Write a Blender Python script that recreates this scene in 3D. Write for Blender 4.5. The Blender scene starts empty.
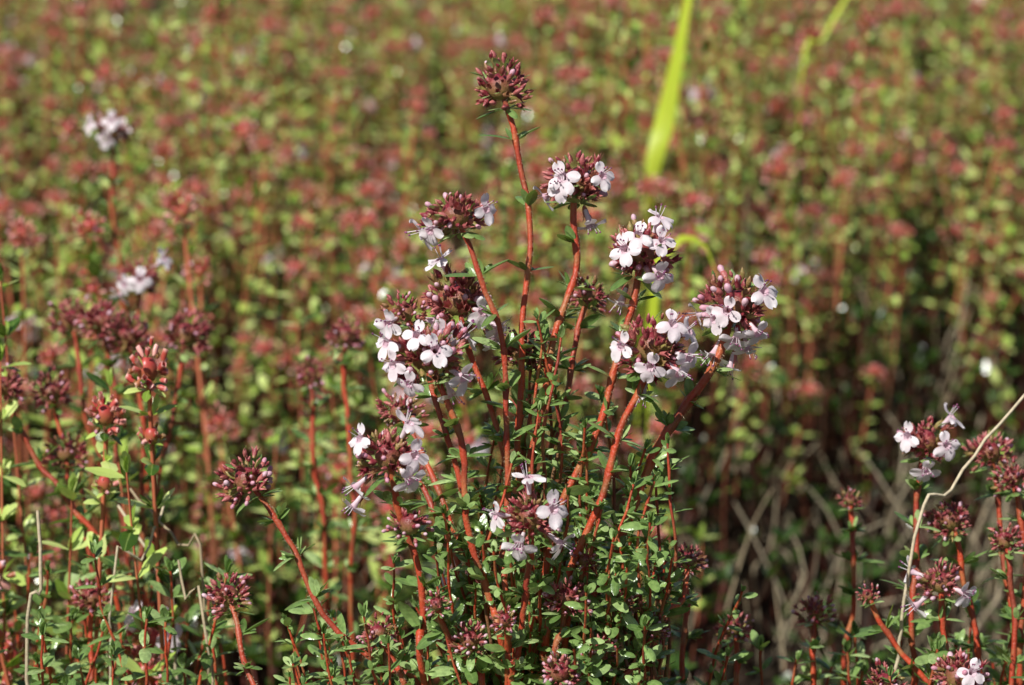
import bpy, math, random
import numpy as np
from mathutils import Vector, noise
random.seed(7); np.random.seed(7)
U=random.uniform
S=0.001  # everything is built in millimetres

# ------------------------------------------------------------------ materials
def newmat(name):
    m=bpy.data.materials.new(name); m.use_nodes=True
    nt=m.node_tree; nt.nodes.clear()
    return m,nt
def ramp(nt,stops,src):
    r=nt.nodes.new('ShaderNodeValToRGB')
    while len(r.color_ramp.elements)<len(stops): r.color_ramp.elements.new(0.5)
    for e,(p,c) in zip(r.color_ramp.elements,stops):
        e.position=p; e.color=(*c,1)
    nt.links.new(src,r.inputs[0]); return r.outputs[0]
def attr(nt,n):
    a=nt.nodes.new('ShaderNodeAttribute'); a.attribute_name=n; return a.outputs['Fac']
def mixc(nt,f,a,b,mode='MIX'):
    n=nt.nodes.new('ShaderNodeMix'); n.data_type='RGBA'; n.blend_type=mode
    for s,v in ((n.inputs[0],f),(n.inputs[6],a),(n.inputs[7],b)):
        if isinstance(v,(int,float)): s.default_value=v
        elif isinstance(v,tuple): s.default_value=(*v,1)
        else: nt.links.new(v,s)
    return n.outputs[2]
def mnoise(nt,scale,detail=3):
    tc=nt.nodes.new('ShaderNodeTexCoord'); n=nt.nodes.new('ShaderNodeTexNoise')
    n.inputs['Scale'].default_value=scale; n.inputs['Detail'].default_value=detail
    nt.links.new(tc.outputs['Object'],n.inputs['Vector']); return n.outputs['Fac']
def finish(nt,col,rough,trans=0.0,tcol=None,bump=None,bstr=0.3,spec=0.5):
    p=nt.nodes.new('ShaderNodeBsdfPrincipled'); o=nt.nodes.new('ShaderNodeOutputMaterial')
    nt.links.new(col,p.inputs['Base Color']); p.inputs['Roughness'].default_value=rough
    p.inputs['Specular IOR Level'].default_value=spec
    if bump is not None:
        b=nt.nodes.new('ShaderNodeBump'); b.inputs['Strength'].default_value=bstr; b.inputs['Distance'].default_value=0.0003
        nt.links.new(bump,b.inputs['Height']); nt.links.new(b.outputs[0],p.inputs['Normal'])
    if trans>0:
        t=nt.nodes.new('ShaderNodeBsdfTranslucent'); nt.links.new(tcol if tcol is not None else col,t.inputs[0])
        mx=nt.nodes.new('ShaderNodeMixShader'); mx.inputs[0].default_value=trans
        nt.links.new(p.outputs[0],mx.inputs[1]); nt.links.new(t.outputs[0],mx.inputs[2])
        nt.links.new(mx.outputs[0],o.inputs[0])
    else: nt.links.new(p.outputs[0],o.inputs[0])

def mk_stem(name,red,detail=True):
    m,nt=newmat(name)
    lo=(0.13,0.10,0.06) if detail else (0.025,0.018,0.010)  # field stems: shade low in the canopy is put into the near-black base
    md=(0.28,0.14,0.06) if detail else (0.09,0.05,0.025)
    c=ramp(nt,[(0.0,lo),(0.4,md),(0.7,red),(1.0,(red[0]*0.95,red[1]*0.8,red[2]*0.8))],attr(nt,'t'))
    if detail:
        c=mixc(nt,ramp(nt,[(0.46,(0,0,0)),(0.70,(0.7,0.7,0.7))],mnoise(nt,260,4)),c,(0.42,0.25,0.09))
        c=mixc(nt,ramp(nt,[(0.48,(0,0,0)),(0.66,(0.7,0.7,0.7))],mnoise(nt,95,3)),c,(0.22,0.04,0.025))
    c=mixc(nt,ramp(nt,[(0,(0,0,0)),(1,(0.45,0.45,0.45))],attr(nt,'rnd')),c,(0.24,0.035,0.025))
    finish(nt,c,0.45,0,bump=mnoise(nt,1600,3) if detail else None,bstr=0.8)
    return m
def mk_leaf(name,stops,tr,detail=True,rough=0.32,edge=(0.34,0.44,0.16)):
    m,nt=newmat(name)
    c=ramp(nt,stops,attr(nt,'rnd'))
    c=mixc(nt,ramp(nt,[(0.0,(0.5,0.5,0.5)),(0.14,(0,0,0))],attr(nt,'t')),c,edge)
    if detail:
        n=mnoise(nt,900,3)
        c=mixc(nt,ramp(nt,[(0.35,(0.4,0.4,0.4)),(0.6,(0,0,0))],n),c,(0.05,0.10,0.03))
    tc=mixc(nt,0.4,c,(0.50,0.70,0.04))
    finish(nt,c,rough,tr,tc,bump=mnoise(nt,1800,2) if detail else None,bstr=0.35,spec=0.8)
    return m
def mk_calyx(name,base,mid,tip,tr=0.15,detail=True):
    m,nt=newmat(name)
    c=ramp(nt,[(0.0,base),(0.3,mid),(0.75,mid),(1.0,tip)],attr(nt,'t'))
    k=0.55 if detail else 0.85
    c=mixc(nt,ramp(nt,[(0.5,(0,0,0)),(0.95,(k,k,k))],attr(nt,'rnd')),c,tip)
    c=mixc(nt,ramp(nt,[(0.0,(0.8,0.8,0.8)),(0.25,(0,0,0))],attr(nt,'rnd')),c,base)
    if detail: c=mixc(nt,ramp(nt,[(0.45,(0,0,0)),(0.75,(0.3,0.3,0.3))],mnoise(nt,1300,3)),c,tip)
    finish(nt,c,0.36,tr,None,bump=mnoise(nt,3000,2) if detail else None,bstr=0.6)
    return m
def mk_petal():
    m,nt=newmat('thyme_petal')
    c=ramp(nt,[(0.0,(0.74,0.42,0.54)),(0.3,(0.95,0.83,0.86)),(1.0,(0.98,0.92,0.93))],attr(nt,'t'))
    c=mixc(nt,ramp(nt,[(0,(0,0,0)),(1,(0.5,0.5,0.5))],attr(nt,'rnd')),c,(0.96,0.80,0.86))
    c=mixc(nt,ramp(nt,[(0.58,(0,0,0)),(0.7,(0.2,0.2,0.2))],mnoise(nt,1500,2)),c,(0.78,0.52,0.66))
    finish(nt,c,0.55,0.28,None,bump=mnoise(nt,1600,2),bstr=0.3,spec=0.3)
    return m
def mk_flat(name,a,b,rough=0.5,tr=0.0,scale=900):
    m,nt=newmat(name)
    c=mixc(nt,attr(nt,'rnd'),a,b)
    c=mixc(nt,ramp(nt,[(0.4,(0,0,0)),(0.7,(0.4,0.4,0.4))],mnoise(nt,scale,3)),c,tuple(x*0.5 for x in a))
    finish(nt,c,rough,tr,bump=mnoise(nt,scale*2,2))
    return m
M_STEM=mk_stem('thyme_stem',(0.57,0.085,0.032))
M_LEAF=mk_leaf('thyme_leaf',[(0,(0.13,0.23,0.055)),(0.6,(0.29,0.44,0.13)),(1,(0.52,0.67,0.28))],0.22,True,0.27)
M_CAL=mk_calyx('thyme_calyx',(0.34,0.35,0.09),(0.23,0.020,0.035),(0.82,0.29,0.26))
M_PET=mk_petal()
M_BUD=mk_flat('thyme_bud',(0.74,0.32,0.43),(0.90,0.64,0.71),0.45,0.2)
M_ANT=mk_flat('thyme_anther',(0.22,0.05,0.16),(0.35,0.1,0.2))
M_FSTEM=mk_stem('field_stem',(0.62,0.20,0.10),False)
M_FLEAF=mk_leaf('field_leaf',[(0,(0.020,0.050,0.010)),(0.26,(0.06,0.14,0.02)),(0.42,(0.46,0.64,0.10)),(1,(0.80,0.90,0.34))],0.22,False,0.25,(0.42,0.55,0.14))  # dark-to-bright jump puts sunlit and shaded leaf contrast into the colour
M_FCAL=mk_calyx('field_calyx',(0.32,0.29,0.08),(0.56,0.075,0.065),(0.97,0.52,0.46),0.15,False)
M_DRY=mk_flat('dry_stalk',(0.34,0.25,0.14),(0.72,0.61,0.42),0.8)
MATS=[M_STEM,M_LEAF,M_CAL,M_PET,M_BUD,M_ANT,M_DRY]
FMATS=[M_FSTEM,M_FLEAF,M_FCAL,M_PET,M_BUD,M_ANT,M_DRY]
STEM,LEAF,CAL,PET,BUD,ANT,DRY=range(7)

# ------------------------------------------------------------------ builder
def nrm(v):
    v=np.asarray(v,float); return v/(math.sqrt(float(v@v))+1e-12)
def cross(a,b):
    return np.array([a[1]*b[2]-a[2]*b[1],a[2]*b[0]-a[0]*b[2],a[0]*b[1]-a[1]*b[0]])
def basis(z,up):
    z=nrm(z); up=np.asarray(up,float)
    y=up-z*float(up@z)
    if float(y@y)<1e-8:
        up=np.array([0.3,0.8,0.1]); y=up-z*float(up@z)
    y=nrm(y); x=cross(y,z)
    return np.array([x,y,z])   # rows
def rv():
    return nrm(np.random.normal(size=3))
class Tpl:
    def __init__(s): s.V=[];s.Q=[];s.T=[];s.M=[];s.n=0
    def add(s,V,Q,T,m):
        V=np.asarray(V,float);Q=np.asarray(Q,int)
        s.V.append(V);s.Q.append(Q+s.n);s.T.append(np.asarray(T,float));s.M.append(np.full(len(Q),m));s.n+=len(V)
    def done(s):
        s.V=np.vstack(s.V);s.Q=np.vstack(s.Q);s.T=np.concatenate(s.T);s.M=np.concatenate(s.M);return s
class Build:
    def __init__(s): s.V=[];s.Q=[];s.T=[];s.R=[];s.M=[];s.n=0
    def raw(s,V,Q,T,M,r):
        s.V.append(V);s.Q.append(Q+s.n);s.T.append(T);s.R.append(np.full(len(V),r));s.M.append(M);s.n+=len(V)
    def put(s,t,pos,z,up,sc=1.0,r=None):
        B=basis(z,up)
        s.raw((t.V*sc)@B+np.asarray(pos,float),t.Q,t.T,t.M,random.random() if r is None else r)
    def mesh(s,name,mats):
        V=(np.vstack(s.V)*S).astype(np.float32);Q=np.vstack(s.Q).astype(np.int32)
        me=bpy.data.meshes.new(name); n=len(Q)
        me.vertices.add(len(V)); me.vertices.foreach_set('co',V.ravel())
        me.loops.add(4*n); me.loops.foreach_set('vertex_index',Q.ravel())
        me.polygons.add(n); me.polygons.foreach_set('loop_start',np.arange(0,4*n,4,dtype=np.int32))
        for m in mats: me.materials.append(m)
        me.polygons.foreach_set('material_index',np.concatenate(s.M).astype(np.int32))
        me.polygons.foreach_set('use_smooth',np.ones(n,dtype=bool))
        for nm,a in (('t',s.T),('rnd',s.R)):
            at=me.attributes.new(nm,'FLOAT','POINT'); at.data.foreach_set('value',np.concatenate(a).astype(np.float32))
        me.update(calc_edges=True)
        return me
def gridq(nu,nv,closed=False):
    q=[]
    for i in range(nu-1):
        for j in range(nv if closed else nv-1):
            j2=(j+1)%nv
            q.append((i*nv+j,i*nv+j2,(i+1)*nv+j2,(i+1)*nv+j))
    return q
def rings(prof,n,ribs=0.0):
    V=[];
    for (z,r) in prof:
        for j in range(n):
            a=2*math.pi*j/n; rr=r*(1+(ribs if j%2==0 else -ribs))
            V.append((rr*math.cos(a),rr*math.sin(a),z))
    return V,gridq(len(prof),n,True)

# templates ---------------------------------------------------------
def leaf_tpl(L,W,curve,fold,roll,nu=7,nv=5):
    t=Tpl();V=[];T=[]
    for i in range(nu):
        u=i/(nu-1)
        if u<0.5: w=0.22+0.78*math.sin(math.pi*u)**0.8 if u>0 else 0.2
        else: w=math.sqrt(max(0,1-((u-0.5)/0.515)**2))
        for j in range(nv):
            v=-1+2*j/(nv-1)
            x=v*w*W; y=-curve*u*u*L+fold*abs(v)*w*W-roll*(abs(v)**3)*w*W
            V.append((x,y,u*L)); T.append(abs(v))
    t.add(V,gridq(nu,nv),T,LEAF); return t.done()
LEAVES=[leaf_tpl(5,1.15,c,f,r) for c,f,r in ((0.15,0.25,0.25),(0.3,0.15,0.45),(-0.05,0.35,0.2),(0.4,0.3,0.5))]
LEAVES+= [leaf_tpl(5,1.35,0.2,0.2,0.3),leaf_tpl(5,0.85,0.1,0.3,0.5)]
LEAVES_LO=[leaf_tpl(5,1.25,c,f,0.2,4,3) for c,f in ((0.15,0.25),(0.35,0.1),(-0.05,0.3))]

def calyx_open(flare,ln=1.0):
    t=Tpl();n=10
    V,Q=rings([(0,0.22),(0.5,0.48),(1.3,0.64),(2.0,0.62)],n,0.09)
    T=[0]*n+[0.2]*n+[0.45]*n+[0.65]*n
    for j in range(n):
        a=2*math.pi*j/n
        if j%2==0:
            up=math.sin(a); z=3.1*ln+0.4*(-up); r=0.85+flare; V.append((r*math.cos(a),r*math.sin(a)+0.1*up,z)); T.append(1)
        else:
            V.append((0.68*math.cos(a),0.68*math.sin(a),2.1)); T.append(0.8)
    b=3*n
    for j in range(n): Q.append((b+j,b+(j+1)%n,b+n+(j+1)%n,b+n+j))
    t.add(V,Q,T,CAL); return t.done()
def calyx_closed(sq):
    t=Tpl();n=8
    V,Q=rings([(0,0.22),(0.5,0.48*sq),(1.2,0.68*sq),(1.9,0.58*sq),(2.5,0.3),(3.0,0.05)],n,0.12)
    t.add(V,Q,np.repeat([0,0.2,0.45,0.65,0.85,1],n),CAL); return t.done()
CALS=[calyx_open(0.05),calyx_open(0.4,1.1),calyx_open(-0.1),calyx_open(0.25,1.2),calyx_closed(1),calyx_closed(0.85),calyx_closed(1.15)]
def calyx_lo():
    t=Tpl();V,Q=rings([(0,0.3),(1.2,0.8),(2.6,0.75)],4)
    t.add(V,Q,np.repeat([0,0.5,1],4),CAL); return t.done()
CALLO=[calyx_lo()]
def bud_tpl(n=7):
    t=Tpl()
    pr=[(1.4,0.35),(2.2,0.55),(2.9,0.72),(3.4,0.6),(3.75,0.3),(3.85,0.04)] if n==7 else [(1.6,0.5),(3.0,0.8),(3.8,0.1)]
    V,Q=rings(pr,n)
    t.add(V,Q,np.repeat(np.linspace(0,1,len(pr)),n),BUD); return t.done()
BUDT=bud_tpl(); BUDLO=bud_tpl(4)
def core_tpl():
    t=Tpl();V,Q=rings([(-1,0.05),(-0.8,0.6),(-0.3,0.95),(0.3,0.95),(0.8,0.6),(1,0.05)],8)
    t.add(V,Q,np.repeat(np.linspace(0,0.4,6),8),CAL); return t.done()
CORE=core_tpl()
def flower_tpl(seed,hi=True):
    rs=random.Random(seed); t=Tpl()
    n=8 if hi else 4
    V,Q=rings([(1.0,0.42),(2.6,0.5),(3.8,0.75),(4.5,1.05)],n); t.add(V,Q,np.repeat([0.35,0.2,0.1,0.0],n),PET)
    nu,nv=(7,7) if hi else (4,3)
    for k,(ang,L,W,notch) in enumerate(((90,2.5,1.25,0.28),(200+rs.uniform(-8,8),2.6,1.15,0.0),(-20+rs.uniform(-8,8),2.6,1.15,0.0),(-90+rs.uniform(-8,8),3.0,1.4,0.14))):
        a=math.radians(ang); ca,sa=math.cos(a),math.sin(a)
        bend=rs.uniform(-0.1,0.4) if k else rs.uniform(-0.5,0.0)
        ph=rs.uniform(0,6.28); V=[];T=[]
        for i in range(nu):
            u=i/(nu-1)
            w=(0.5+0.5*math.sin(math.pi/2*min(1,u/0.55))) if u<0.55 else math.sqrt(max(0.0,1-((u-0.55)/0.475)**2))
            for j in range(nv):
                v=-1+2*j/(nv-1)
                l=0.75+u*L*(1-notch*math.exp(-(v*3.0)**2)*(u**3))
                s=v*w*W
                z=4.45-bend*L*u*u*0.9+0.24*math.sin(v*3.2+ph+u*2)*u - 0.15*v*v*u*1.2
                V.append((l*ca-s*sa,l*sa+s*ca,z)); T.append(min(1,0.15+u))
        t.add(V,gridq(nu,nv),T,PET)
    if hi:
        for k in range(4):
            a=math.radians(40+k*33+rs.uniform(-10,10)); ex=rs.uniform(1.2,2.8)
            V=[];m=5
            for i in range(m):
                f=i/(m-1); r=0.075
                cx=math.cos(a)*(0.5+f*1.0); cy=math.sin(a)*(0.5+f*0.9); cz=3.6+f*(0.9+ex)
                for j in range(3):
                    b=2.094*j; V.append((cx+r*math.cos(b),cy+r*math.sin(b),cz))
            t.add(V,gridq(m,3,True),[1]*len(V),PET)
            A,Q=rings([(-0.2,0.05),(-0.1,0.2),(0.12,0.2),(0.22,0.05)],5)
            A=np.array(A)+np.array([math.cos(a)*1.5,math.sin(a)*1.4,4.5+ex]); t.add(A,Q,[0.5]*len(A),ANT)
    return t.done()
FLOWERS=[flower_tpl(i) for i in range(8)]
FLOWLO=[flower_tpl(i,False) for i in range(3)]

# parts -------------------------------------------------------------
def spline(pts,step):
    P=[np.array(p,float) for p in pts]
    P=[2*P[0]-P[1]]+P+[2*P[-1]-P[-2]]
    out=[]
    for i in range(1,len(P)-2):
        d=np.linalg.norm(P[i+1]-P[i]); k=max(1,int(d/step))
        for s in range(k):
            t=s/k
            out.append(0.5*((2*P[i])+(-P[i-1]+P[i+1])*t+(2*P[i-1]-5*P[i]+4*P[i+1]-P[i+2])*t*t+(-P[i-1]+3*P[i]-3*P[i+1]+P[i+2])*t**3))
    out.append(P[-2]); return np.array(out)
def tube(b,C,R,n,T,mat,square=0.0,rnd=None):
    m=len(C); tan=np.gradient(C,axis=0); up=np.array([0.31,0.9,0.17]); V=np.zeros((m,n,3))
    for i in range(m):
        B=basis(tan[i],up); up=B[1]
        for j in range(n):
            a=2*math.pi*j/n; rr=R[i]*(1+square*math.cos(4*a))
            V[i,j]=C[i]+B[0]*rr*math.cos(a)+B[1]*rr*math.sin(a)
    q=np.array(gridq(m,n,True))
    b.raw(V.reshape(-1,3),q,np.repeat(T,n),np.full(len(q),mat),random.random() if rnd is None else rnd)
def leafcluster(b,p,axis,k,size,spread,tpl,r=None):
    for _ in range(k):
        d=nrm(axis+rv()*spread)
        b.put(random.choice(tpl),p,d,nrm(axis)*0.6+np.array([0,0,0.7])+rv()*0.5,size*U(0.6,1.1),r)
def stem(b,pts,r0,r1,sp,leaf,cl,lo=False,top_gap=7,tlo=0.5,bare=1.0,hairs=False):
    C=spline(pts,10 if lo else 2.5)
    if not lo:
        ph=[U(0,6.28) for _ in range(4)]; LL=np.arange(len(C))*2.5; amp=np.minimum(1,np.minimum(LL,LL[::-1])/12)
        C[:,0]+=amp*(0.8*np.sin(LL/11+ph[0])+0.4*np.sin(LL/4.7+ph[1])); C[:,1]+=amp*0.7*np.sin(LL/12+ph[2])
        for i in range(1,len(C)-1): C[i]+=np.random.normal(size=3)*0.07
    L=np.concatenate([[0],np.cumsum(np.linalg.norm(np.diff(C,axis=0),axis=1))]); tot=L[-1]
    R=r0+(r1-r0)*(L/tot)
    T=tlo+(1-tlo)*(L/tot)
    s=tot-top_gap*U(0.7,1.3); k=random.randint(0,1); a0=U(0,3.14); nodes=[]
    while s>tot*(1-bare):
        nodes.append(s); s-=sp*U(0.8,1.25)*(1+0.15*(tot-s)/40)
    if not lo:
        for s in nodes: R=R+0.3*r0*np.exp(-((L-s)/1.1)**2)
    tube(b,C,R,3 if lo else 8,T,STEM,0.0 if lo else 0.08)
    tpl=LEAVES_LO if lo else LEAVES
    for s in nodes:
        i=int(np.searchsorted(L,s)); i=min(max(i,1),len(C)-2)
        f=(s-L[i-1])/(L[i]-L[i-1]+1e-9); p=C[i-1]+(C[i]-C[i-1])*f
        ax=nrm(C[i+1]-C[i-1]); B=basis(ax,(1,0.2,0.1)); k+=1
        a=a0+k*math.pi/2+U(-.3,.3)
        side=B[0]*math.cos(a)+B[1]*math.sin(a)
        for sg in (-1,1):
            if random.random()<0.06: continue
            al=math.radians(U(42,82)); d=side*sg*math.sin(al)+ax*math.cos(al)
            b.put(random.choice(tpl),p+side*sg*r0*0.7,d+rv()*0.12,ax+rv()*0.2,leaf*U(0.75,1.2))
            n=int(round(cl*U(0.3,1.5)))
            if n: leafcluster(b,p+side*sg*r0*0.8,side*sg*0.7+ax*0.75,n,leaf*0.62,0.6,tpl)
    if hairs:
        n=int(tot*7)
        for _ in range(n):
            s=U(0.35,1)*tot; i=min(int(np.searchsorted(L,s)),len(C)-2)
            ax=C[i+1]-C[i]; d=nrm(cross(nrm(ax),rv())); p=C[i]+ax*random.random()+d*R[i]*0.9
            q=p+d*U(0.2,0.5)-nrm(ax)*0.15; w=nrm(ax)*0.035
            b.raw(np.array([p-w,p+w,q+w*0.4,q-w*0.4]),np.array([[0,1,2,3]]),np.ones(4),np.array([DRY]),random.random())
    return C
def head(b,c,r,axis,n,flow=(),lo=False,asp=1.0,budp=0.25,bract=7,openp=0.55):
    c=np.asarray(c,float); axis=nrm(axis); B=basis(axis,rv())
    b.put(CORE,c,axis,rv(),r*0.5,0.5)
    g=math.pi*(3-math.sqrt(5)); s0=r/7.0; ph=U(0,6); l1,l2=rv(),rv()
    for i in range(n):
        z=1-1.72*(i+0.5)/n; rad=math.sqrt(max(0,1-z*z)); th=i*g+ph+U(-0.25,0.25)
        d=B[0]*rad*math.cos(th)+B[1]*rad*math.sin(th)+B[2]*(z+U(-.1,.1))
        e=B[0]*rad*math.cos(th)+B[1]*rad*math.sin(th)+B[2]*z*asp
        lump=1+0.16*math.sin(3*float(d@l1)+ph)+0.10*math.sin(5*float(d@l2))
        sc=s0*U(0.70,1.15)*(0.85 if z>0.75 else 1)*(1.25 if lo else 1.04)
        cd=nrm(nrm(d)+axis*0.3+rv()*0.4)
        p=c+e*r*lump*U(0.82,1.12)-cd*2.7*sc
        if lo: b.put(CALLO[0],p,cd,axis,sc*1.1)
        else:
            op=random.random()<openp and z<0.75
            t=random.choice(CALS[:4] if op else CALS[4:]); rr=random.random()
            b.put(t,p,cd,axis+rv()*0.3,sc,rr)
        if random.random()<budp*(1.3 if z<0.4 else 0.4): b.put(BUDLO if lo else BUDT,p,cd,axis,sc*U(0.85,1.05))
        if random.random()<0.15:
            b.put(random.choice(LEAVES_LO if lo else LEAVES),p,nrm(cd+rv()*0.3),axis,s0*0.68*U(0.7,1.2))
    for k in range(bract):
        a=2*math.pi*k/bract+U(-.3,.3); sd=B[0]*math.cos(a)+B[1]*math.sin(a)
        b.put(random.choice(LEAVES_LO if lo else LEAVES),c-axis*r*0.75*asp+sd*r*0.2,sd+axis*U(-0.25,0.5),axis,s0*U(0.9,1.5))
    for f in flow:
        f=np.array(f,float); m=np.linalg.norm(f)
        d=nrm(f); reach=max(m-4.2,r*0.25)
        b.put(random.choice(FLOWLO if lo else FLOWERS),c+d*reach*0.95,nrm(d+np.array([-0.1,-0.35,0.15])+rv()*0.2),np.array([U(-.6,.6),0,1.0])+axis*0.2,U(0.92,1.18))
        if not lo: b.put(CALS[1],c+d*reach*0.95,d,axis,1.05)

# ------------------------------------------------------------------ camera
CH=420.0; PITCH=math.radians(15); D0=600.0; FL=100.0
fw=np.array([0,math.cos(PITCH),-math.sin(PITCH)]); upv=np.array([0,math.sin(PITCH),math.cos(PITCH)]); rt=np.array([1.0,0,0])
def P(px,py,d=0.0):   # measured position in the photograph + distance behind (+) / before (-) the plant's middle, mm
    z=D0+d; k=36.0/FL/1024*z
    return np.array([0,0,CH])+fw*z+rt*(px-512)*k-upv*(py-342.5)*k
PX=36.0/FL/1024*D0

def link(ob,parent=None):
    bpy.context.scene.collection.objects.link(ob)
    if parent: ob.parent=parent
    return ob

# ------------------------------------------------------------------ hero plant
root=np.array([8.0,612.0,0.0])
def heroStem(b,h,depth,path,rpx,flowers=(),asp=1.0,n=None,budp=0.2,leafs=1.25,cl=4,openp=0.65,r0=0.74,sp=8,straight=False,root=root,bract=7,tlo=0.25):
    hc=P(h[0],h[1],depth); r=rpx*PX*(D0+depth)/D0*0.95
    dn=depth if straight else depth*0.4
    pts=[P(x,y,depth+(dn-depth)*((i+1)/len(path))) for i,(x,y) in enumerate(path)]
    last=pts[-1]
    if straight: 
        dr=(pts[-1]-pts[0]) if len(pts)>1 else np.array([0,0,-1.]); dr=nrm(dr)
        pts.append(last+dr*18+np.array([0,0,-22])); pts.append(np.array([pts[-1][0]+U(-6,6),pts[-1][1]+U(-5,5),0]))
    else:
        rr=root+np.array([U(-12,12),U(-12,12),0])
        pts.append(last*0.45+rr*0.55+np.array([U(-4,4),0,10])); pts.append(rr)
    pts=[hc-nrm(hc-pts[0])*r*0.3]+pts
    C=stem(b,pts[::-1],r0,r0*0.8,sp,leafs,cl,top_gap=r+4,tlo=tlo,hairs=not straight,bare=0.75)
    ax=nrm(C[-1]-C[-6])*0.8+np.array([0,0,0.35])
    fl=[]
    for (fx,fy) in flowers:
        dx=(fx-h[0])*PX; dz=-(fy-h[1])*PX; rf=r+2.5; q=rf*rf-dx*dx-dz*dz
        fl.append((dx,-math.sqrt(q) if q>0 else -0.8,dz))
    if flowers:   # one more around the back
        v=rv(); v[1]=abs(v[1]); fl.append(v*(r+2.5))
    head(b,hc,r,ax,n or int(84*(r/7)**1.1),fl,asp=asp,budp=budp,openp=openp,bract=bract)
    return C
b=Build()
heroStem(b,(500,87),4,[(514,128),(522,190),(526,265),(524,340),(522,430),(518,540),(514,640)],29,asp=1.08,budp=0.04,openp=0.35,leafs=1.35,cl=1,sp=14,bract=6)
heroStem(b,(455,215),-6,[(476,256),(488,292),(498,340),(505,430),(508,540),(512,650)],31,[(428,224),(491,203)],asp=0.85,openp=0.5,cl=2)
heroStem(b,(577,182),8,[(572,222),(571,275),(552,345),(540,430),(530,520),(525,640)],31,[(555,184),(610,171),(590,226),(562,168)],asp=0.95,r0=0.85)
heroStem(b,(640,254),0,[(636,292),(618,355),(594,425),(568,490),(548,570),(538,660)],32,[(624,243),(661,269),(667,235),(620,304),(634,226)],r0=0.85)
heroStem(b,(458,300),6,[(470,350),(488,395),(500,450),(506,560),(512,660)],34,[(450,331),(501,326),(485,308),(498,345)],budp=0.3)
heroStem(b,(427,356),-14,[(446,402),(462,452),(474,530),(492,610),(505,670)],37,[(386,338),(411,378),(463,371),(456,392),(420,322),(392,362),(440,340)],budp=0.35,openp=0.8,r0=0.85)
heroStem(b,(405,312),4,[(430,370),(452,440),(470,560),(500,660)],21,[(388,320)],budp=0.45)
heroStem(b,(521,352),10,[(524,395),(526,440),(522,540),(520,650)],25,budp=0.08,openp=0.4)
heroStem(b,(590,295),28,[(580,322),(562,395),(545,470),(530,560),(525,660)],21,budp=0.3)
heroStem(b,(652,347),-10,[(642,392),(622,430),(602,485),(578,545),(556,610),(545,670)],34,[(618,343),(653,361),(690,350),(643,397),(672,316),(680,366)],r0=0.85)
heroStem(b,(737,305),2,[(716,352),(688,402),(660,450),(636,505),(612,570),(575,650)],33,[(724,303),(757,330),(762,286),(714,357),(734,373),(736,334),(748,352),(708,318)],r0=1.0,budp=0.3)
heroStem(b,(388,456),-18,[(396,492),(400,522),(413,566),(421,620),(425,690)],29,[(410,472),(357,488),(352,510),(360,432),(421,448)],openp=0.5,r0=0.85)
head(b,P(410,524,-17),4.6,(0,0,1),26,asp=0.75,budp=0.7,bract=5)
heroStem(b,(247,480),2,[(268,508),(288,548),(310,592),(340,632),(385,668),(440,720)],28,budp=0.25,openp=0.5)
heroStem(b,(531,516),-24,[(530,556),(522,610),(512,660),(508,700)],28,[(517,539),(558,546),(495,512),(552,500)],openp=0.5,budp=0.12)
heroStem(b,(566,598),-12,[(560,630),(552,690)],23,budp=0.3,openp=0.6)
heroStem(b,(600,652),-8,[(590,684),(580,730)],21,budp=0.4)
heroStem(b,(655,628),0,[(640,662),(615,720)],17,budp=0.2)
heroStem(b,(400,412),26,[(420,450),(450,520),(480,600)],22,budp=0.3)
heroStem(b,(378,634),-4,[(395,668),(410,720)],20,budp=0.2)
heroStem(b,(470,640),-14,[(478,668),(482,720)],20,budp=0.5)
heroStem(b,(560,672),-22,[(552,700),(540,740)],23,budp=0.4)
heroStem(b,(228,596),18,[(238,625),(255,680),(290,760)],24,budp=0.25,openp=0.5)
heroStem(b,(415,475),20,[(430,500),(445,545),(460,600)],12)
heroStem(b,(585,560),-6,[(578,600),(560,660)],15)
heroStem(b,(505,620),-22,[(508,650),(510,700)],15,budp=0.4)
heroStem(b,(625,600),-4,[(612,640),(590,700)],15,budp=0.3)
heroStem(b,(436,604),-20,[(448,640),(470,700)],14,budp=0.3)
heroStem(b,(690,560),14,[(678,600),(650,660)],15,budp=0.2)
def shoot(b,top,base,leaf=0.8,sp=4.5,lo=False,r=0.5,tl=0.1,cl=1.2,tip=7,bare=0.7):
    top=np.asarray(top,float);base=np.asarray(base,float); mid=(top+base)/2+rv()*5
    C=stem(b,[base,mid,top],r,r*0.5,sp,leaf,cl,lo=lo,top_gap=1,tlo=tl,bare=bare)
    leafcluster(b,C[-1],C[-1]-C[-3],tip,leaf*0.6,0.5,LEAVES_LO if lo else LEAVES)
for k in range(90):
    x=random.gauss(555,66); y=U(480,700)+abs(x-550)*0.28
    d=U(-28,32); t=P(x,y,d); bs=root+np.array([(t[0]-root[0])*0.45+U(-6,6),U(-14,14),U(60,100)])
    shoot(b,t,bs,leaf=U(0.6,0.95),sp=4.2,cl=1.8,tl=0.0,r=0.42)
for k in range(36):
    x=U(285,470); y=U(605,700); d=U(-22,34); t=P(x,y,d)
    shoot(b,t,t+np.array([U(5,30),U(-8,8),-90]),leaf=U(0.6,0.95),sp=4.5,tl=0.0,r=0.42)
for k in range(50):
    x,y=random.choice([(560,480),(520,450),(600,500),(500,500),(580,440),(625,535),(540,400),(545,330),(470,500),(430,590),(660,560),(590,400),(660,440),(640,480),(490,430)])
    t=P(x+U(-18,18),y+U(-18,18),U(-10,22)); shoot(b,t,t+np.array([U(-5,5),U(-4,4),-45]),leaf=U(0.7,0.95),tl=0.0,r=0.42)
me=b.mesh('thyme_plant',MATS); link(bpy.data.objects.new('thyme_plant',me))

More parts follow.
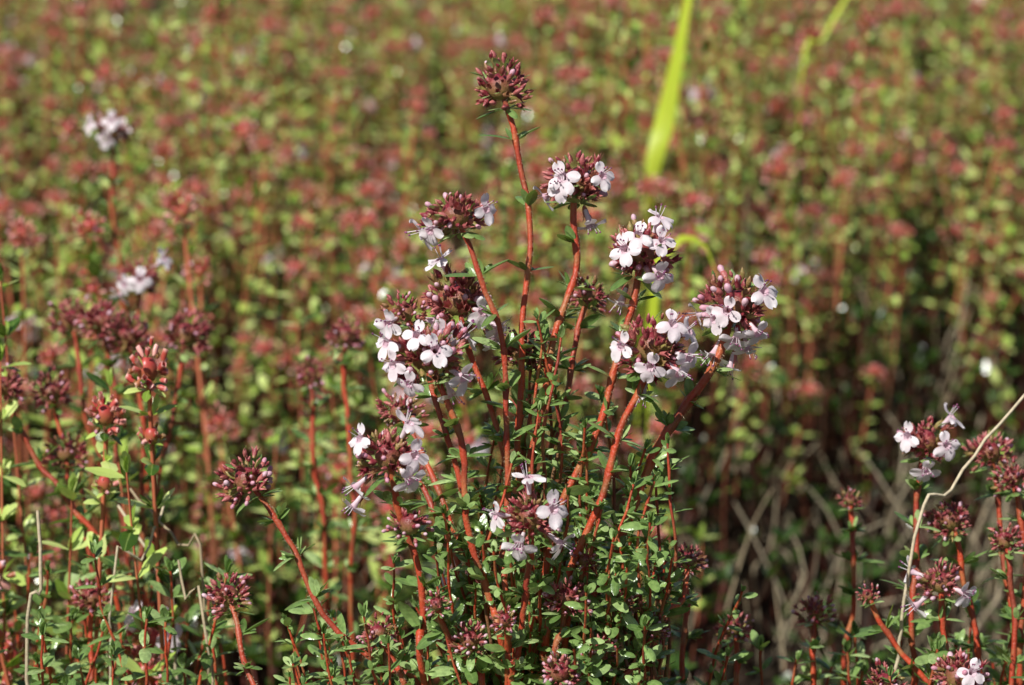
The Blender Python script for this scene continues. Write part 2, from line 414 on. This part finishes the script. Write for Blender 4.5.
# ------------------------------------------------------------------ neighbours right and left
b=Build()
def nb(*a,**k): heroStem(b,*a,straight=True,tlo=0.5,**k)
nb((925,442),42,[(920,482),(918,560),(912,640)],27,[(902,427),(948,436),(920,467)],asp=0.9)
nb((990,452),62,[(998,490),(1008,560),(1012,680)],23,[],budp=0.2)
nb((950,520),50,[(962,552),(972,620),(980,700)],23,[],budp=0.2)
nb((1012,478),52,[(1020,520),(1022,680)],20,[],budp=0.3)
nb((940,582),26,[(944,620),(946,700)],23,[(966,588),(918,609)],budp=0.3)
nb((958,676),10,[(956,705),(950,760)],28,[(968,661)],budp=0.4)
nb((884,682),16,[(890,710),(900,760)],20)
nb((1005,540),40,[(1010,570),(1010,700)],18,budp=0.2)
nb((868,595),30,[(878,618),(905,655),(950,720)],13,budp=0.1,openp=0.1)
nb((850,500),90,[(852,530),(850,600)],13)
nb((735,628),60,[(738,655),(740,720)],17)
nb((815,610),60,[(812,640),(815,720)],19)
nb((685,560),50,[(684,590),(686,700)],20)
for k in range(42):
    x=U(700,1080); y=U(605,720)+max(0,(850-x)*0.3); t=P(x,y,U(0,80)); shoot(b,t,t+np.array([U(-15,15),U(-10,10),-95]),leaf=U(0.8,1.2),sp=6,tl=0.0)
link(bpy.data.objects.new('thyme_plant.001',b.mesh('thyme_plant_right',MATS)))
b=Build()
nb((4,386),90,[(18,425),(40,465),(75,505)],22)
nb((52,392),120,[(60,430),(74,470),(90,560)],22,budp=0.2)
nb((66,452),100,[(72,490),(90,560)],21,budp=0.1)
nb((100,322),150,[(108,360),(116,420),(122,500)],24,budp=0.2)
nb((128,338),150,[(136,375),(140,430),(142,520)],24)
nb((186,334),160,[(180,370),(168,420),(160,500)],25)
nb((72,320),170,[(78,355),(90,420)],22)
nb((140,278),200,[(140,320),(142,420)],20,[(124,281),(147,273),(176,252)])
nb((112,130),320,[(114,170),(118,260)],17,[(112,141),(118,106),(80,117)])
nb((345,335),170,[(347,380),(350,470)],20)
nb((310,375),170,[(312,400),(318,470)],17)
nb((92,598),60,[(90,640),(85,720)],21)
for k in range(52):
    x=U(-40,230); y=U(550,720); t=P(x,y,U(10,120)); shoot(b,t,t+np.array([U(-15,15),U(-10,10),-95]),leaf=U(0.8,1.25),sp=6,tl=0.0)
link(bpy.data.objects.new('thyme_plant.002',b.mesh('thyme_plant_left',MATS)))

# ------------------------------------------------------------------ field: patches of thyme, instanced
TS=52.0
def patch(nh,ns,nd,hmin,hmax,fl=0,dead=0,lw=(1.15,1.7)):
    b=Build(); pos=[]
    for i in range(nh):
        x,y=U(-.5,.5)*TS,U(-.5,.5)*TS; H=U(hmin,hmax)*(1.0 if random.random()<0.6 else U(0.75,1.0))
        pts=[(x,y,20),(x+U(-6,6),y+U(-6,6),H*0.55),(x+U(-13,13),y+U(-13,13),H)]
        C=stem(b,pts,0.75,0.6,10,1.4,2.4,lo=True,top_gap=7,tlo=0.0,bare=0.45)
        r=U(4.2,5.8); f=[]
        if i<fl:
            for _ in range(random.randint(2,5)):
                d=rv(); d[2]=abs(d[2])*0.6; f.append(nrm(d)*(r+2.5))
        head(b,C[-1]+np.array([0,0,3]),r,C[-1]-C[-2],26,f,lo=True,asp=U(0.85,1.2),budp=0.12,bract=5)
        if random.random()<0.4: head(b,C[-2],3.4,(0,0,1),10,lo=True,asp=0.6,budp=0.2,bract=4)
    for i in range(ns):
        x,y=U(-.55,.55)*TS,U(-.55,.55)*TS; H=U(hmin*0.85,hmax*0.97)
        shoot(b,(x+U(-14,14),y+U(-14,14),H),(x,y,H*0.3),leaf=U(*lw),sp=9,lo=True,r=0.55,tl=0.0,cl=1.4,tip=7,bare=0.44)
    for i in range(nd):
        p=np.array([U(-.5,.5)*TS,U(-.5,.5)*TS,0]); pts=[p]
        for k in range(4): p=p+np.array([U(-16,16),U(-16,16),U(8,44)]); pts.append(p)
        C=spline(pts,10); tube(b,C,np.linspace(0.8,0.3,len(C)),3,np.ones(len(C)),DRY)
    for i in range(dead):   # old woody undergrowth, its dark colours standing in for shade under the canopy
        p=np.array([U(-.5,.5)*TS,U(-.5,.5)*TS,0]); pts=[p]
        for k in range(3): p=p+np.array([U(-12,12),U(-12,12),U(20,42)]); pts.append(p)
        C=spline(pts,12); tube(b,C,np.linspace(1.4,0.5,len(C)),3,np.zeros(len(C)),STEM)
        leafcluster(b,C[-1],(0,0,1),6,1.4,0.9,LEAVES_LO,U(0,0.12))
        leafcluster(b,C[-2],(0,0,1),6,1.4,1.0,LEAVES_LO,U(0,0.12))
    return b.mesh('thyme_patch_mesh',FMATS)
dense=[patch(5,6,2,115,215,dead=10) for i in range(7)]
densef=[patch(5,6,2,120,215,fl=1+i%2,dead=10) for i in range(3)]
sparse=[patch(1,2,5,70,150,dead=7) for i in range(2)]
bare_=[patch(0,0,4,40,90,dead=6) for i in range(3)]
low=[patch(1,9,6,100,165,dead=6,lw=(0.95,1.35)) for i in range(3)]
field=link(bpy.data.objects.new('thyme_field',None))
def inst(me,x,y,s):
    o=bpy.data.objects.new('patch',me); o.location=(x*S,y*S,-0.003)
    o.rotation_euler=(U(-.06,.06),U(-.06,.06),random.randint(0,3)*math.pi/2+U(-.2,.2)); o.scale=(1,1,s)
    bpy.context.scene.collection.objects.link(o); o.parent=field; return o
def gap(x,y):
    g=0
    for cx,cy,rx,ry in ((135,780,105,190),(185,950,130,220),(50,720,90,115),(-55,725,55,115),(150,690,90,70)):
        g=max(g,1-math.hypot((x-cx)/rx,(y-cy)/ry))
    return min(1,max(0,g*3))
cnt=0
y=450.0
while y<2150:
    hw=0.18*y*1.22+60; x=-hw-U(0,TS)
    while x<hw:
        xx=x+U(-8,8); yy=y+U(-8,8); x+=TS*0.97
        g=gap(xx,yy); nz=noise.noise(Vector((xx*0.010,yy*0.010,0))); n2=noise.noise(Vector((xx*0.017,yy*0.012,7)))
        if yy<640:
            lim=(CH-(yy-20)*0.402)
            if abs(xx-8)<22 and abs(yy-612)<25: continue
            if random.random()<0.15: inst(random.choice(bare_),xx,yy,0.9); continue
            inst(random.choice(low),xx,yy,min(1.05,(lim-10)/165*U(0.72,0.98)))
        elif g>0.3: inst(random.choice(bare_),xx,yy,U(0.6,0.9))
        elif g>0.0: inst(random.choice(sparse),xx,yy,U(0.6,0.85))
        elif n2<-0.28 or random.random()<0.05: inst(random.choice(sparse),xx,yy,1.0)
        else: inst(random.choice(densef if random.random()<0.3 else dense),xx,yy,0.98+0.55*nz+U(-.10,.10))
        cnt+=1
    y+=TS*0.97
print('instances',cnt)

# ------------------------------------------------------------------ grass blades, twigs
gm,nt=newmat('grass_blade')
c=mixc(nt,mnoise(nt,60,3),(0.55,0.70,0.03),(0.70,0.80,0.08)); finish(nt,c,0.45,0.4)
def blade(name,pts,w,z0):
    b=Build(); C=spline(pts,6); n=len(C); V=[];T=[]
    tan=np.gradient(C,axis=0)
    for i in range(n):
        u=i/(n-1); ww=w*(1-u**4)*(0.12+0.88*min(1,max(0,(C[i][2]-z0)/40))); s=nrm(np.cross(tan[i],(0.25+0.9*math.sin(u*9),1,0.1)))
        nn=nrm(np.cross(s,tan[i]))
        for j in range(3): V.append(C[i]+s*(j-1)*ww+nn*(0.25*ww*abs(j-1))); T.append(abs(j-1))
    b.raw(np.array(V),np.array(gridq(n,3)),np.array(T),np.full((n-1)*2,0),0.5)
    link(bpy.data.objects.new(name,b.mesh(name,[gm])))
g0=P(648,200,540); 
blade('grass_blade',[(g0[0]-6,g0[1]+10,0),(g0[0]-3,g0[1],100),P(651,190,540),P(663,125,540),P(675,62,535),P(691,-20,530),P(710,-90,525)],6.0,170)
q0=P(640,300,300)
blade('grass_blade.001',[(q0[0],q0[1],0),P(655,262,300),P(682,238,300),P(706,248,290),P(718,285,280)],3.4,160)
q0=P(800,60,650)
blade('grass_blade.002',[(q0[0],q0[1],0),P(800,90,650),P(822,40,650),P(850,-10,650),P(880,-60,650)],3.2,205)
def twig(name,pts,r):
    b=Build(); C=spline(pts,4); C=C+np.random.normal(size=C.shape)*0.2
    tube(b,C,np.linspace(r,r*0.5,len(C)),6,np.ones(len(C)),0); link(bpy.data.objects.new(name,b.mesh(name,[M_DRY])))
def below(p,dx=0): return (p[0]+dx,p[1]+5,0)
twig('dry_twig',[below(P(905,640,35),-12),P(905,600,30),P(950,490,30),P(985,440,35),P(1040,380,40)],0.65)
twig('dry_twig.001',[below(P(20,760,30)),P(28,680,30),P(40,590,25),P(38,510,25)],0.8)
twig('dry_twig.002',[below(P(170,700,70)),P(175,640,70),P(160,575,70),P(118,505,80)],0.7)
twig('dry_twig.003',[below(P(210,700,60)),P(205,610,60),P(180,545,60),P(130,488,70)],0.6)
twig('dry_twig.004',[below(P(100,700,50)),P(110,620,50),P(142,560,50),P(165,500,60)],0.6)
twig('dry_twig.005',[below(P(240,720,40)),P(210,660,40),P(185,600,40),P(178,560,40)],0.6)

# ------------------------------------------------------------------ ground
def ax():
    a=[-200000,-60000,-20000,-8000,-3500]; a+=list(np.arange(-2000,4001,50)); a+=[6000,12000,30000,80000,200000]; return a
xs=ax(); ys=ax(); V=[(x,y,6*noise.noise(Vector((x*0.012,y*0.012,3)))+4*noise.noise(Vector((x*0.05,y*0.05,9))) if abs(x)<3500 and abs(y)<3500 else 0) for y in ys for x in xs]
gm2,nt=newmat('soil')
c=ramp(nt,[(0.3,(0.018,0.012,0.008)),(0.55,(0.035,0.024,0.015)),(0.75,(0.07,0.05,0.03))],mnoise(nt,90,8))
finish(nt,c,0.95,bump=mnoise(nt,300,6),bstr=0.8,spec=0.2)
b=Build(); b.raw(np.array(V,float),np.array(gridq(len(ys),len(xs))),np.zeros(len(V)),np.zeros((len(ys)-1)*(len(xs)-1),int),0.5)
link(bpy.data.objects.new('ground',b.mesh('ground',[gm2])))

# ------------------------------------------------------------------ light
az=math.radians(-142); el=math.radians(48)
sd=Vector((math.sin(az)*math.cos(el),math.cos(az)*math.cos(el),math.sin(el)))
l=bpy.data.lights.new('sun','SUN'); l.energy=5.0; l.angle=math.radians(0.5); l.color=(1,0.98,0.92)
so=link(bpy.data.objects.new('sun',l)); so.rotation_euler=sd.to_track_quat('Z','Y').to_euler(); so.location=(-1,0,2)
w=bpy.data.worlds.new('World'); bpy.context.scene.world=w; w.use_nodes=True; nt=w.node_tree
bg=nt.nodes['Background']; sk=nt.nodes.new('ShaderNodeTexSky'); sk.sky_type='NISHITA'; sk.sun_disc=False
sk.sun_elevation=el; sk.sun_rotation=az; nt.links.new(sk.outputs[0],bg.inputs[0]); bg.inputs[1].default_value=0.055
cam=bpy.data.cameras.new('camera'); co=link(bpy.data.objects.new('camera',cam))
co.location=(0,0,CH*S); co.rotation_euler=(math.pi/2-PITCH,0,0)
cam.lens=FL; cam.sensor_width=36; cam.clip_start=0.02; cam.clip_end=500
cam.dof.use_dof=True; cam.dof.focus_distance=0.595; cam.dof.aperture_fstop=22.0
sc=bpy.context.scene; sc.camera=co
sc.view_settings.view_transform='Standard'; sc.view_settings.look='None'; sc.view_settings.exposure=0
